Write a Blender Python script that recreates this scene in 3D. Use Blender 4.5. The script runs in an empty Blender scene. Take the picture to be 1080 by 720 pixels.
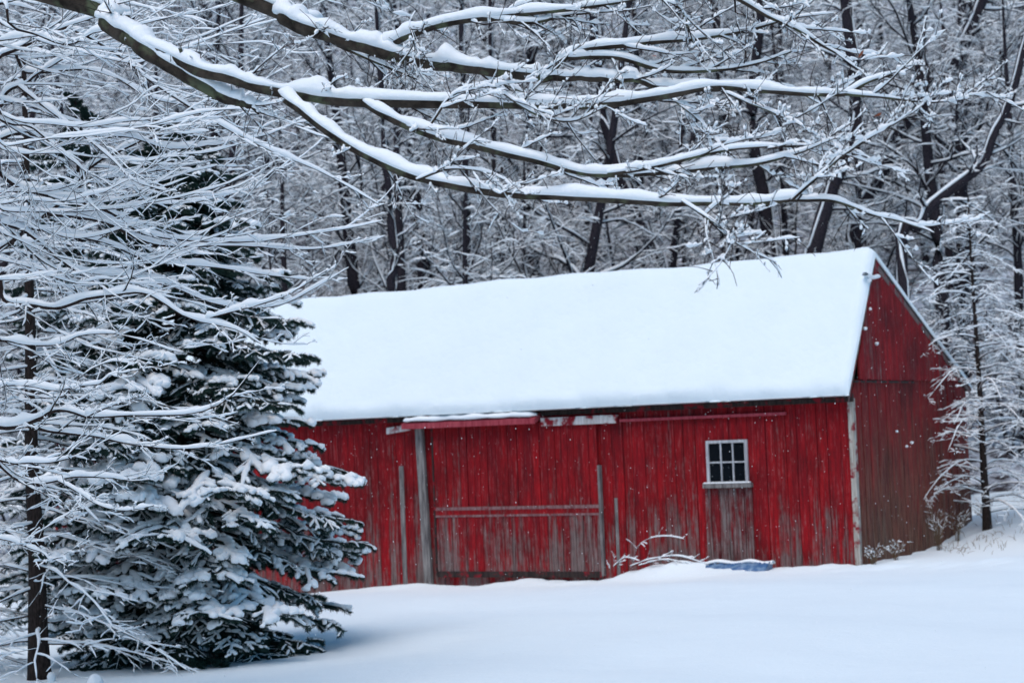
import bpy, math
import numpy as np
from mathutils import Matrix, Vector
rng = np.random.default_rng(7)
S = bpy.context.scene
# ------------------------------------------------------------------ camera
FPX = 2000.0; ROLL = 0.04; PITCH = math.atan(99 / FPX)
CAM = np.array([0, 0, 2.5])
Fw = np.array([0, math.cos(PITCH), math.sin(PITCH)]); R0 = np.array([1., 0, 0]); U0 = np.cross(R0, Fw)
Rt = math.cos(ROLL) * R0 - math.sin(ROLL) * U0
Up = math.sin(ROLL) * R0 + math.cos(ROLL) * U0
cd = bpy.data.cameras.new('camera'); cam = bpy.data.objects.new('camera', cd); S.collection.objects.link(cam)
cam.matrix_world = Matrix(((Rt[0], Up[0], -Fw[0], CAM[0]), (Rt[1], Up[1], -Fw[1], CAM[1]), (Rt[2], Up[2], -Fw[2], CAM[2]), (0, 0, 0, 1)))
cd.sensor_width = 36; cd.lens = 36 * FPX / 1080; cd.clip_end = 2000; cd.clip_start = .1
cd.dof.use_dof = True; cd.dof.focus_distance = 15; cd.dof.aperture_fstop = 2.8
S.camera = cam
# ------------------------------------------------------------------ world, sun, exposure
SUN_EL, SUN_AZ = math.radians(65), math.radians(200)      # azimuth clockwise from +Y : behind the camera, a little left
w = bpy.data.worlds.new('World'); S.world = w; w.use_nodes = True
nt = w.node_tree; sky = nt.nodes.new('ShaderNodeTexSky'); sky.sky_type = 'NISHITA'; sky.sun_disc = False
sky.sun_elevation = SUN_EL; sky.sun_rotation = SUN_AZ; sky.air_density = 1.0; sky.dust_density = 3.0
hs = nt.nodes.new('ShaderNodeHueSaturation'); hs.inputs['Saturation'].default_value = 2.0; hs.inputs['Hue'].default_value = .48
nt.links.new(sky.outputs[0], hs.inputs['Color']); nt.links.new(hs.outputs[0], nt.nodes['Background'].inputs[0])
nt.nodes['Background'].inputs[1].default_value = .105
sd = bpy.data.lights.new('sun', 'SUN'); sd.energy = 1.5; sd.angle = math.radians(50); sd.color = (.97, 1, 1)
sun = bpy.data.objects.new('sun', sd); S.collection.objects.link(sun)
sdir = Vector((math.sin(SUN_AZ) * math.cos(SUN_EL), math.cos(SUN_AZ) * math.cos(SUN_EL), math.sin(SUN_EL)))
sun.rotation_euler = sdir.to_track_quat('Z', 'Y').to_euler()
S.view_settings.view_transform = 'Standard'; S.view_settings.look = 'None'; S.view_settings.gamma = 1
S.view_settings.exposure = .2
S.cycles.max_bounces = 6; S.cycles.diffuse_bounces = 5; S.cycles.glossy_bounces = 2
S.cycles.use_denoising = True; S.cycles.denoiser = 'OPENIMAGEDENOISE'; S.cycles.denoising_input_passes = 'RGB_ALBEDO_NORMAL'

# ------------------------------------------------------------------ helpers
def at(px, py, d):                       # a photo pixel at a distance along the view
    return CAM + d * (Fw + (px - 540) / FPX * Rt - (py - 360) / FPX * Up)
def nrm(a): return a / np.maximum(np.linalg.norm(a, axis=-1, keepdims=True), 1e-9)
Z = np.array([0, 0, 1.])
def mesh_obj(name, V, F, m, parent=None, origin=None, smooth=True):
    V = np.asarray(V, np.float64)
    if origin is not None: V = V - np.asarray(origin)
    me = bpy.data.meshes.new(name)
    F = [np.asarray(f, np.int32) for f in F if len(f)]
    nl = sum(f.size for f in F); npoly = sum(len(f) for f in F)
    me.vertices.add(len(V)); me.vertices.foreach_set('co', V.ravel())
    me.loops.add(nl); me.loops.foreach_set('vertex_index', np.concatenate([f.ravel() for f in F]))
    tot = np.concatenate([np.full(len(f), f.shape[1]) for f in F])
    st = np.concatenate([[0], np.cumsum(tot)[:-1]])
    me.polygons.add(npoly); me.polygons.foreach_set('loop_start', st.astype(np.int32)); me.polygons.foreach_set('loop_total', tot.astype(np.int32))
    me.polygons.foreach_set('use_smooth', np.full(npoly, smooth))
    me.update(calc_edges=True); me.validate()
    if m: me.materials.append(m)
    o = bpy.data.objects.new(name, me); S.collection.objects.link(o)
    if parent is not None: o.parent = parent
    return o
def tag(o, label=None, cat=None, group=None, kind=None):
    if label: o['label'] = label
    if cat: o['category'] = cat
    if group: o['group'] = group
    if kind: o['kind'] = kind
    return o
def empty(name, loc=(0, 0, 0)):
    o = bpy.data.objects.new(name, None); S.collection.objects.link(o); o.location = loc; o.empty_display_size = .2
    return o
class MB:                                 # collects shapes into one mesh
    def __init__(s): s.V = []; s.Q = []; s.T = []; s.n = 0
    def add(s, V, Q=(), T=()):
        V = np.asarray(V, float).reshape(-1, 3)
        if len(Q): s.Q.append(np.asarray(Q) + s.n)
        if len(T): s.T.append(np.asarray(T) + s.n)
        s.V.append(V); s.n += len(V)
    def tubes(s, P, A, H=None, sides=5, lift=0., flat=1., cap=False):
        """P (B,n,3), A half width (B,n), H half height (B,n)"""
        P = np.asarray(P, float)
        if P.ndim == 2: P = P[None]; A = np.asarray(A)[None]; H = None if H is None else np.asarray(H)[None]
        B, n, _ = P.shape
        H = A if H is None else H
        T = nrm(np.gradient(P, axis=1)); sd_ = np.cross(T, Z); bad = np.linalg.norm(sd_, axis=-1) < .05
        sd_[bad] = [1, 0, 0]; sd_ = nrm(sd_); up = nrm(np.cross(sd_, T))
        C = P + up * np.asarray(lift)[..., None] if np.ndim(lift) else P + up * lift
        a = np.arange(sides) * 2 * np.pi / sides + np.pi / 2
        ca, sa = np.cos(a), np.sin(a); sa = np.where(sa < 0, sa * flat, sa)
        V = C[:, :, None] + sd_[:, :, None] * (ca * A[:, :, None])[..., None] + up[:, :, None] * (sa * H[:, :, None])[..., None]
        b = np.arange(B)[:, None, None] * n * sides; i = np.arange(n - 1)[None, :, None] * sides; j = np.arange(sides)[None, None]
        j2 = (j + 1) % sides
        Q = np.stack([b + i + j, b + i + j2, b + i + sides + j2, b + i + sides + j], -1).reshape(-1, 4)
        s.add(V, Q)
        if cap and sides == 6:
            e = (np.arange(B) * n * sides)[:, None]
            for o_ in (0, (n - 1) * sides):
                k = e + o_
                s.Q.append(np.concatenate([np.hstack([k, k + 1, k + 2, k + 3]), np.hstack([k, k + 3, k + 4, k + 5])]) + s.n - len(V.reshape(-1, 3)))
    def box(s, c8): s.add(c8, [[0, 1, 3, 2], [4, 6, 7, 5], [0, 4, 5, 1], [2, 3, 7, 6], [0, 2, 6, 4], [1, 5, 7, 3]])
    def build(s, name, m, parent=None, origin=None, smooth=True):
        return mesh_obj(name, np.concatenate(s.V), s.Q + s.T, m, parent, origin, smooth)
def resample(pts, n):
    """Catmull-Rom through rows of any width -> n rows"""
    p = np.asarray(pts, float); p = np.vstack([2 * p[0] - p[1], p, 2 * p[-1] - p[-2]])
    out = []; m = len(p) - 3
    for t in np.linspace(0, m - 1e-6, n):
        i = int(t); f = t - i; a, b, c, d = p[i:i + 4]
        out.append(.5 * (2 * b + (c - a) * f + (2 * a - 5 * b + 4 * c - d) * f * f + (3 * b - a - 3 * c + d) * f ** 3))
    return np.array(out)
def snoise(shape, k=3):                   # smooth noise along the last axis
    a = rng.normal(size=shape)
    ker = np.hanning(k + 2)[1:-1]; ker /= np.sqrt((ker ** 2).sum())
    return np.apply_along_axis(lambda r: np.convolve(r, ker, 'same'), -1, a)
def kids(P, R, k, t0, t1, ang, L, n, flat=.0, taper=.5, bend=0., wob=.12, rf=.55, rmin=.002, updir=0., angj=.25):
    B, m, _ = P.shape
    idx = np.repeat(np.arange(B), k)
    t = t0 + (t1 - t0) * ((np.tile(np.arange(k), B) + rng.random(B * k)) / k)
    f = t * (m - 1); i = np.minimum(f.astype(int), m - 2); f = (f - i)[:, None]
    pos = P[idx, i] * (1 - f) + P[idx, i + 1] * f
    T = nrm(P[idx, i + 1] - P[idx, i]); r = R[idx, i] * (1 - f[:, 0]) + R[idx, i + 1] * f[:, 0]
    side = nrm(np.cross(T, Z) + 1e-4); sgn = np.where(np.arange(B * k) % 2 == 0, 1, -1)[:, None]
    rnd = rng.normal(size=T.shape); rnd = nrm(rnd - (rnd * T).sum(-1, keepdims=True) * T)
    perp = nrm(flat * side * sgn + (1 - flat) * rnd)
    an = (ang + rng.normal(size=B * k) * angj)[:, None]
    d = np.cos(an) * T + np.sin(an) * perp; d[:, 2] += updir; d = nrm(d)
    plen = np.linalg.norm(np.diff(P, axis=1), axis=-1).sum(1)[idx]
    ln = (L * plen if L < 0.999 else L) * (1 - taper * t) * rng.uniform(.6, 1.25, B * k)
    out = [pos]; q = pos
    for s_ in range(n - 1):
        q = q + d * (ln / (n - 1))[:, None]; out.append(q)
        d = nrm(d + rng.normal(size=d.shape) * wob + np.array([0, 0, bend]))
    Pn = np.stack(out, 1)
    r0 = np.maximum(r * rf, rmin)[:, None]
    Rn = np.maximum(r0 * np.linspace(1, .25, n)[None], rmin * .6)
    return Pn, Rn
def snow_on(mb, P, R, base=.012, gain=1.3, mx=.09, sides=6, rough=.35, gaps=0., k=3, amt=1.):
    P = np.asarray(P); R = np.asarray(R)
    if P.ndim == 2: P = P[None]; R = R[None]
    T = nrm(np.gradient(P, axis=1)); h = np.sqrt(np.clip(1 - T[..., 2] ** 2, 0, 1)) ** 2.2
    th = np.minimum(base + gain * R, mx) * h * np.clip(1 + rough * snoise(R.shape, k), .15, 2) * amt
    if gaps: th = np.where(snoise(R.shape, k) < -1.6 + gaps * 2, .0, th)
    th[:, 0] *= .5; th[:, -1] *= .35
    A = np.where(th > 0, R * 1.02 + th * .28, R * .6); H = th * .62 + R * .25
    mb.tubes(P, A, H, sides=sides, lift=R * .55 + th * .22, flat=.55)

# ------------------------------------------------------------------ materials
def mat(name, rough=.8, spec=.3):
    m = bpy.data.materials.new(name); m.use_nodes = True; n = m.node_tree; b = n.nodes['Principled BSDF']
    b.inputs['Roughness'].default_value = rough; b.inputs['Specular IOR Level'].default_value = spec
    return m, n, b
def N(n, t, **kw):
    x = n.nodes.new(t)
    for k, v in kw.items():
        if k in x.inputs: x.inputs[k].default_value = v
        else: setattr(x, k, v)
    return x
def mixc(n, f, a, b, mode='MIX'):
    x = n.nodes.new('ShaderNodeMix'); x.data_type = 'RGBA'; x.blend_type = mode
    for i, v in ((0, f), (6, a), (7, b)):
        if hasattr(v, 'is_linked') or hasattr(v, 'links'): n.links.new(v, x.inputs[i])
        else: x.inputs[i].default_value = v if i == 0 else (*v, 1)
    return x.outputs[2]
def ramp(n, src, p0, p1, v0=0., v1=1.):
    x = n.nodes.new('ShaderNodeMapRange'); x.clamp = True
    for i, v in enumerate((p0, p1, v0, v1)): x.inputs[i + 1].default_value = v
    n.links.new(src, x.inputs[0]); return x.outputs[0]
def noise(n, scale, detail=4, sc=(1, 1, 1), rough=.55, off=(0, 0, 0)):
    tc = n.nodes.get('tc') or N(n, 'ShaderNodeTexCoord', name='tc')
    mp = N(n, 'ShaderNodeMapping'); mp.inputs['Scale'].default_value = sc; mp.inputs['Location'].default_value = off
    x = N(n, 'ShaderNodeTexNoise'); x.inputs['Scale'].default_value = scale; x.inputs['Detail'].default_value = detail; x.inputs['Roughness'].default_value = rough
    n.links.new(tc.outputs['Object'], mp.inputs[0]); n.links.new(mp.outputs[0], x.inputs[0]); return x.outputs[0]
def mth(n, op, a, b):
    x = N(n, 'ShaderNodeMath', operation=op)
    for i, v in enumerate((a, b)):
        if isinstance(v, (int, float)): x.inputs[i].default_value = v
        else: n.links.new(v, x.inputs[i])
    return x.outputs[0]
def bump(n, b, src, strength, dist):
    x = N(n, 'ShaderNodeBump'); x.inputs['Strength'].default_value = strength; x.inputs['Distance'].default_value = dist
    n.links.new(src, x.inputs['Height']); n.links.new(x.outputs[0], b.inputs['Normal'])
def snow_mat(name, bs=12, bd=.02, col=(.80, .885, .93)):
    m, n, b = mat(name, .75, .25)
    n.links.new(mixc(n, noise(n, bs * .3, 3), [c * .96 for c in col], col), b.inputs['Base Color'])
    bump(n, b, mth(n, 'ADD', noise(n, bs, 5), mth(n, 'MULTIPLY', noise(n, bs * 9 + 8, 4, rough=.7), .22)), .6, bd); return m
SNOW = snow_mat('snow', 25, .012, (.87, .91, .94)); GSNOW = snow_mat('ground_snow', 1.3, .06)
def bark_mat(name, a, c, sc=(6, 6, 1.5), moss=None):
    m, n, b = mat(name, .9, .15)
    nz = ramp(n, noise(n, 9, 5, sc), .35, .65)
    col = mixc(n, nz, a, c)
    if moss: col = mixc(n, ramp(n, noise(n, 7, 3), .52, .66), col, moss)
    n.links.new(col, b.inputs['Base Color']); bump(n, b, noise(n, 30, 4, sc), .8, .01); return m
BARK = bark_mat('bark', (.018, .013, .010), (.075, .058, .045), (1, 1, 1), (.10, .11, .065))
TWIG = bark_mat('twig_bark', (.02, .013, .012), (.05, .034, .03))
FARBARK = bark_mat('woods_bark', (.012, .010, .014), (.05, .042, .052))
PINEB = bark_mat('pine_bark', (.014, .010, .009), (.045, .032, .028))
def needle_mat():
    m, n, b = mat('needles', .6, .3)
    n.links.new(mixc(n, noise(n, 6, 3), (.006, .022, .020), (.022, .060, .045)), b.inputs['Base Color']); return m
NEEDLE = needle_mat()
def paint(name, red_a, red_b, wear_lo, wear_hi, brown=.0, zmid=.7, wood=(.22, .19, .18), wood2=(.09, .07, .065), pale=(.33, .14, .14)):
    """old red paint worn to grey boards, more of it near the ground"""
    m, n, b = mat(name, .8, .2)
    isl = N(n, 'ShaderNodeNewGeometry').outputs['Random Per Island']
    tc = N(n, 'ShaderNodeTexCoord', name='tc')
    sx = N(n, 'ShaderNodeSeparateXYZ'); n.links.new(tc.outputs['Object'], sx.inputs[0]); z = sx.outputs[2]
    big = noise(n, .9, 3); streak = noise(n, 9, 5, (1, 1, .09)); fine = noise(n, 38, 4, (1, 1, .05)); sp = noise(n, 14, 6, (1, 1, .45), .7)
    red = mixc(n, ramp(n, streak, .35, .65), red_a, red_b)
    red = mixc(n, ramp(n, big, .45, .68, 0, .75), red, [c * .42 for c in red_b])
    red = mixc(n, ramp(n, isl, 0, 1, 0, .45), red, [c * .5 for c in red_a])
    gw = mixc(n, ramp(n, fine, .3, .7), wood2, wood)
    # wear amount
    a = ramp(n, z, zmid + .9, -.3, wear_lo, wear_hi)
    s1 = mth(n, 'ADD', mth(n, 'MULTIPLY', streak, 1.0), mth(n, 'MULTIPLY', sp, .9))
    s2 = mth(n, 'ADD', mth(n, 'ADD', s1, mth(n, 'MULTIPLY', isl, .38)), a)
    s3 = mth(n, 'ADD', s2, mth(n, 'MULTIPLY', big, .5))
    f = ramp(n, mth(n, 'ADD', s3, mth(n, 'MULTIPLY', fine, .9)), 2.0, 2.42)
    col = mixc(n, mth(n, 'MULTIPLY', f, .86), red, gw)
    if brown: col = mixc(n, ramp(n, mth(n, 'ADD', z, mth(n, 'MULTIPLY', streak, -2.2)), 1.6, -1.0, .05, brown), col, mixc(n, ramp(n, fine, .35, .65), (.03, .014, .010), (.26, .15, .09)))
    hair = noise(n, 55, 3, (1, 1, .035), .6, (3, 1, 0)); fleck = noise(n, 24, 5, (1, 1, .3), .75, (7, 2, 1))
    col = mixc(n, ramp(n, mth(n, 'ADD', hair, mth(n, 'MULTIPLY', fleck, .7)), .93, 1.12, 0, .5), col, pale)
    col = mixc(n, ramp(n, mth(n, 'ADD', hair, mth(n, 'MULTIPLY', fleck, .5)), .74, .6, 0, .55), col, (.03, .006, .008))
    n.links.new(col, b.inputs['Base Color'])
    bump(n, b, mth(n, 'ADD', fine, mth(n, 'MULTIPLY', f, -.25)), .7, .008); return m
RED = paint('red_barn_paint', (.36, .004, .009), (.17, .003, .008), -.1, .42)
DOORRED = paint('red_door_paint', (.35, .004, .009), (.15, .003, .008), -.1, .60, zmid=.9)
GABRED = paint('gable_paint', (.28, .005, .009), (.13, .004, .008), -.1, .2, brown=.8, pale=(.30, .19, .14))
PATCH = paint('patch_boards_paint', (.20, .008, .012), (.12, .006, .01), .12, .42, zmid=1.2, wood=(.26, .23, .22))
def wood_mat(name, a, c, redf=0.):
    m, n, b = mat(name, .85, .2)
    col = mixc(n, ramp(n, noise(n, 22, 5, (1, 1, .12)), .35, .65), a, c)
    if redf: col = mixc(n, ramp(n, noise(n, 5, 5, (1, 1, 1)), .62 - redf * .3, .72 - redf * .3), col, (.22, .012, .02))
    n.links.new(col, b.inputs['Base Color']); bump(n, b, noise(n, 40, 4, (1, 1, .2)), .6, .005); return m
GREYW = wood_mat('weathered_wood', (.10, .09, .09), (.27, .25, .24)); CORNERW = wood_mat('pale_corner_wood', (.24, .2, .17), (.5, .47, .42), .35)
WHITEW = wood_mat('chipped_white_wood', (.40, .37, .36), (.62, .60, .60), .5)
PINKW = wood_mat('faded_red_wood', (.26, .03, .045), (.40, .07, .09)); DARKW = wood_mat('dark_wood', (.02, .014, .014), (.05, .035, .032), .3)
FRAMEW = wood_mat('window_white', (.30, .30, .32), (.58, .58, .6))
GM, gn, gb = mat('dark_glass', .12, .25); gb.inputs['Base Color'].default_value = (.004, .006, .009, 1); gb.inputs['IOR'].default_value = 1.25
def tarp_mat():
    m, n, b = mat('blue_plastic', .4, .4)
    n.links.new(mixc(n, ramp(n, noise(n, 9, 4), .48, .6), (.05, .13, .28), (.16, .26, .40)), b.inputs['Base Color']); return m
TARP = tarp_mat()
GRASSM, g_n, g_b = mat('dry_grass', .9, .1); g_b.inputs['Base Color'].default_value = (.17, .12, .075, 1)
LEAFM, l_n, l_b = mat('dead_leaf', .8, .2); l_b.inputs['Base Color'].default_value = (.25, .07, .03, 1)
def hill_mat():
    m, n, b = mat('hillside_snow', .9, .1)
    f = ramp(n, noise(n, 1.3, 8, (1, 1, 1), .75), .44, .56)
    n.links.new(mixc(n, f, (.05, .042, .047), (.55, .60, .68)), b.inputs['Base Color']); return m
HILLM = hill_mat()

# ------------------------------------------------------------------ ground
K = at(906, 597, 32.0); PHI = math.radians(30)
wl = np.array([-math.cos(PHI), math.sin(PHI), 0]); gd = np.array([math.sin(PHI), math.cos(PHI), 0])
def Wp(u, v, z):
    p = np.array([K[0], K[1], 0.]) + wl * u + gd * v; p[2] = z; return p
def sstep(a, b, x): t = np.clip((x - a) / (b - a), 0, 1); return t * t * (3 - 2 * t)
def gz(X, Y):
    X = np.asarray(X, float); Y = np.asarray(Y, float)
    u = (X - K[0]) * wl[0] + (Y - K[1]) * wl[1]; v = (X - K[0]) * gd[0] + (Y - K[1]) * gd[1]
    z = .06 - .045 * np.clip(u, -3, 12)
    z = z * sstep(4, 22, Y) + .9 * (1 - sstep(3, 17, Y))
    z += .10 * np.exp(-((v + .35) / .45) ** 2) * (.5 + .5 * np.sin(u * 2.1 + 1)) * sstep(12, 8, u) * sstep(-1.5, 1, u)
    z += .16 * np.exp(-((u - 3.2) / 1.3) ** 2 - ((v + .3) / .5) ** 2)
    wv = np.exp(-((v + .25) / .5) ** 2) * sstep(12, 8, u) + np.exp(-((u + .3) / .5) ** 2) * sstep(-1, 0, v) * sstep(9, 6, v)
    z += wv * (.03 * np.sin(u * 9.1 + v * 7) * np.sin(u * 3.7 + 1) + .025 * np.sin(u * 14 + v * 11 + 2) * np.sin(v * 5 + u * 2))
    z += .55 * np.exp(-((X - 10.5) / 2.8) ** 2 - ((Y - 38.5) / 3.2) ** 2)
    z += .05 * np.sin(X * .8 + Y * .3) * np.sin(Y * .55 + 1) + .02 * np.sin(X * 2.3 + 2) * np.sin(Y * 1.7)
    s0 = 48 - 5 * sstep(5, 11, X); q = np.clip(Y - s0, 0, None)
    return z + .40 * (np.sqrt(q * q + 16) - 4) + .7 * np.sin(X * .13) * sstep(0, 30, q)
def grid(xs, ys, dz=0):
    X, Y = np.meshgrid(xs, ys); V = np.stack([X, Y, gz(X, Y) + dz], -1).reshape(-1, 3)
    a = (np.arange(len(ys) - 1)[:, None] * len(xs) + np.arange(len(xs) - 1)[None]).ravel()
    return V, np.stack([a, a + 1, a + len(xs) + 1, a + len(xs)], -1)
xs = np.concatenate([np.linspace(-160, -16, 30)[:-1], np.linspace(-16, 20, 240), np.linspace(20, 160, 30)[1:]])
V, Q = grid(xs, np.concatenate([np.linspace(-40, 14, 20)[:-1], np.linspace(14, 47, 240)]))
tag(mesh_obj('ground', V, [Q], GSNOW), kind='structure')
V, Q = grid(np.linspace(-160, 160, 161), np.linspace(47, 260, 110))
tag(mesh_obj('hillside', V, [Q], HILLM), kind='structure')

# ------------------------------------------------------------------ barn
LEN, DEP, WT = 18.2, 6.6, 2.95
RV = 1.42                                   # where the ridge stands back from the front wall
barn = empty('barn', (K[0], K[1], 0.)); O = np.array([K[0], K[1], 0.])
tag(barn, 'long weathered red board barn under a thick snow covered roof', 'barn')
def bx(mb, u0, u1, v0, v1, z0, z1, skew=0.):
    mb.box([Wp(u + skew * (z - z0), v, z) for u in (u0, u1) for v in (v0, v1) for z in (z0, z1)])
def part(name, mb, m, parent=None, smooth=False):
    p = parent or barn
    o = mb.build(name, m, p, O, smooth); return o
def planks(u0, u1, z0, z1, v, wdt=.2, th=.026, axis='u', ztop=None, skip=None, jit=.006):
    mb = MB(); u = u0
    while u < u1 - .01:
        ww = min(wdt * rng.uniform(.75, 1.25), u1 - u)
        for e in (skip or ())[:2]:
            if u < e - .001 < u + ww + .05: ww = e - u + 1e-4
        a, b = u + rng.uniform(.002, .007), u + ww - rng.uniform(.002, .007)
        dv = rng.normal() * jit; tilt = rng.normal() * .003
        top = (lambda q: z1) if ztop is None else ztop
        segs = [(z0, None)]
        if skip and b > skip[0] + .03 and a < skip[1] - .03: segs = [(z0, skip[2]), (skip[3], None)]
        for (s0, s1) in segs:
            c = []
            for q in (a, b):
                for d in (v + dv - th / 2, v + dv + th / 2 + tilt):
                    for zz in (s0, (top(q) if s1 is None else s1)):
                        c.append(Wp(q, d, zz) if axis == 'u' else Wp(d, q, zz))
            mb.box(c)
        u += ww
    return mb
WIN = (1.92, 2.70, 1.50, 2.27)
part('wall', planks(0, LEN, -.9, WT, 0, skip=WIN), RED)
roofz = lambda v: (2.94 + (5.24 - 2.94) * v / RV) if v < RV else 5.24 - (5.24 - 3.0) * (v - RV) / (DEP - RV)
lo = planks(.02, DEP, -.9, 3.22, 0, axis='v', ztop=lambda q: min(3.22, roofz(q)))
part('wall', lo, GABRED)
# the upper gable boards lap a little proud of the lower ones
ug = MB(); v = .14
while v < DEP - .15:
    b = min(v + .2 * rng.uniform(.8, 1.2), DEP - .12); z0, z1 = roofz(v), roofz(b); lowz = 3.20 + .03 * rng.random()
    zs = [z0, z1]
    if v < RV < b: b = RV; zs = [z0, roofz(RV)]
    if min(zs) > lowz + .02:
        ug.box([Wp(d - .028, q, z) for q, zt in ((v + .003, zs[0]), (b - .003, zs[1])) for d in (-.013, .013) for z in (lowz, zt)])
    v = b
UPG = paint('upper_gable_paint', (.36, .005, .009), (.18, .004, .009), .0, .1, zmid=3.0)
part('gable', ug, UPG)
part('wall', planks(0, LEN, -.9, 2.95, DEP, axis='u'), RED)
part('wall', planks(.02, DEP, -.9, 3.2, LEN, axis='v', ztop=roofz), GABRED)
# lap strip and a dark strip painting in the shade under the eave
m_ = MB(); bx(m_, -.05, -.02, .1, 3.3, 3.165, 3.20); part('lap_strip', m_, DARKW)
m_ = MB(); bx(m_, -.06, LEN, -.075, -.02, 2.84, 2.99); part('eave_shade_strip', m_, DARKW)
# roof deck
def slab(pts_a, pts_b, th):
    mb = MB()
    return mb
deck = MB(); OV = .05
fv, fz = -.24, 2.93
for (va, za, vb, zb) in ((fv, fz, RV, 5.33), (RV, 5.33, DEP + .25, 3.02)):
    deck.box([Wp(u, vv, zz + dz) for u in (-OV, LEN + .2) for (vv, zz) in ((va, za), (vb, zb)) for dz in (0, .05)])
roof = part('roof', deck, DARKW)
# rake boards on the gable end
rk = MB()
for (va, za, vb, zb) in ((fv + .02, fz - .1, RV - .002, 5.21), (RV + .002, 5.21, DEP + .2, 2.96)):
    rk.box([Wp(u, vv, zz + dz) for u in (-OV + .004, -OV + .018) for (vv, zz) in ((va, za), (vb, zb)) for dz in (0, .12)])
part('rake_board', rk, wood_mat('rake_wood', (.10, .06, .055), (.2, .15, .14), .35))
# snow blanket on the roof: a closed slab with rolled edges
def blanket(nu, nv):
    us = np.concatenate([np.array([0, .015, .05, .1, .16, .22]) - OV - .015, np.linspace(.2, LEN, nu), ])
    prof = []
    # parameter s along the slope: front eave -> ridge -> back eave
    Lf = math.hypot(RV - fv, 5.33 - fz); Lb = math.hypot(DEP + .25 - RV, 5.33 - 3.02)
    ss = np.concatenate([[-.05, -.04, 0, .05, .12, .2], np.linspace(.3, Lf - .25, nv), [Lf - .15, Lf - .07, Lf, Lf + .07, Lf + .15], np.linspace(Lf + .3, Lf + Lb, 12), [Lf + Lb + .05]])
    nf = np.array([-(5.33 - fz), RV - fv]) / Lf; nb = np.array([(5.33 - 3.02), DEP + .25 - RV]) / Lb
    V = np.zeros((len(ss), len(us), 3)); Vb = V.copy()
    ph = rng.random(12) * 6.28
    for i, s in enumerate(ss):
        if s <= Lf: base = np.array([fv + (RV - fv) * s / Lf, fz + .05 + (5.33 - fz) * s / Lf])
        else: q = (s - Lf) / Lb; base = np.array([RV + (DEP + .25 - RV) * q, 5.38 - (5.33 - 3.02) * q])
        bl = sstep(Lf - .2, Lf + .2, s); nn = nf * (1 - bl) + nb * bl; nn /= np.linalg.norm(nn)
        et = min(sstep(-.06, .12, s) ** .5, sstep(Lf + Lb + .06, Lf + Lb - .15, s) ** .5)
        for j, u in enumerate(us):
            eu = math.sqrt(max(sstep(-OV - .04, -OV + .12, u), 0))
            th = .15 + .022 * math.sin(u * .9 + ph[0] + s * 1.3) + .012 * math.sin(u * 4.1 + ph[1]) + .008 * math.sin(s * 5 + u * 2.3) + .005 * rng.normal() * .5
            t = .012 + th * et * (.25 + .75 * eu)
            es = (.022 * math.sin(u * 2.9 + ph[2]) + .016 * math.sin(u * 7.3) + .012 * math.sin(u * 17 + 2 * math.sin(u * 3))) if s < .2 else 0
            V[i, j] = Wp(u, base[0] + nn[0] * t - es, base[1] + nn[1] * t)
            Vb[i, j] = Wp(u, base[0] + nn[0] * .004, base[1] + nn[1] * .004)
    mb = MB(); a = (np.arange(len(ss) - 1)[:, None] * len(us) + np.arange(len(us) - 1)[None]).ravel()
    q = np.stack([a, a + 1, a + len(us) + 1, a + len(us)], -1); mb.add(V, q); n0 = len(ss) * len(us)
    mb.add(Vb, q)
    e1 = np.arange(len(us) - 1); 
    mb.Q.append(np.stack([e1, e1 + 1, e1 + 1 + n0, e1 + n0], -1)); e2 = e1 + n0 - len(us); mb.Q.append(np.stack([e2, e2 + 1, e2 + 1 + n0, e2 + n0], -1))
    r = np.arange(len(ss) - 1) * len(us); mb.Q.append(np.stack([r, r + len(us), r + len(us) + n0, r + n0], -1))
    return mb
part('roof_snow', blanket(160, 26), snow_mat('roof_snow', 5, .03), roof, smooth=True)
# corner boards
m_ = MB(); bx(m_, -.045, .05, -.045, -.016, -.5, 2.9); bx(m_, -.045, -.018, -.012, .07, -.5, 2.9); part('corner_board', m_, CORNERW)
# left post beside the sliding door
m_ = MB(); bx(m_, 8.48, 8.64, -.12, -.03, -.9, 2.72, .03); part('post', m_, GREYW)
m_ = MB(); bx(m_, 9.1, 9.2, -.03, -.014, -.9, 2.0); part('batten', m_, GREYW)
m_ = MB(); bx(m_, 4.5, 4.56, -.03, -.014, -.3, 1.3); part('batten', m_, GREYW)
# sliding door
DU0, DU1 = 4.84, 8.36
door = part('door', planks(DU0, DU1, 1.16, 2.72, -.075, wdt=.16), DOORRED)
part('lower_panel', planks(DU0, DU1, -.12, 1.02, -.078, wdt=.16), paint('door_lower_paint', (.30, .005, .010), (.14, .004, .009), .0, .50, zmid=1.0, wood=(.25, .21, .20)), door)
m_ = MB(); bx(m_, DU0, DU1, -.105, -.04, 1.13, 1.19); bx(m_, DU0, DU1, -.1, -.04, 1.0, 1.04); part('rail', m_, wood_mat('door_rail_wood', (.14, .05, .055), (.27, .16, .16), .2), door)
m_ = MB(); bx(m_, DU0 + .004, DU1 - .004, -.098, -.04, 1.04, 1.13); part('mid_rail', m_, RED, door)
m_ = MB(); bx(m_, DU0 - .05, DU0 - .002, -.115, -.03, -.1, 1.9); part('edge_board', m_, GREYW, door)
m_ = MB(); bx(m_, DU1 + .002, DU1 + .035, -.1, -.03, -.1, 2.72); bx(m_, DU0, DU1, -.112, -.095, -.13, -.02); part('edge_board', m_, DARKW, door)
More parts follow.
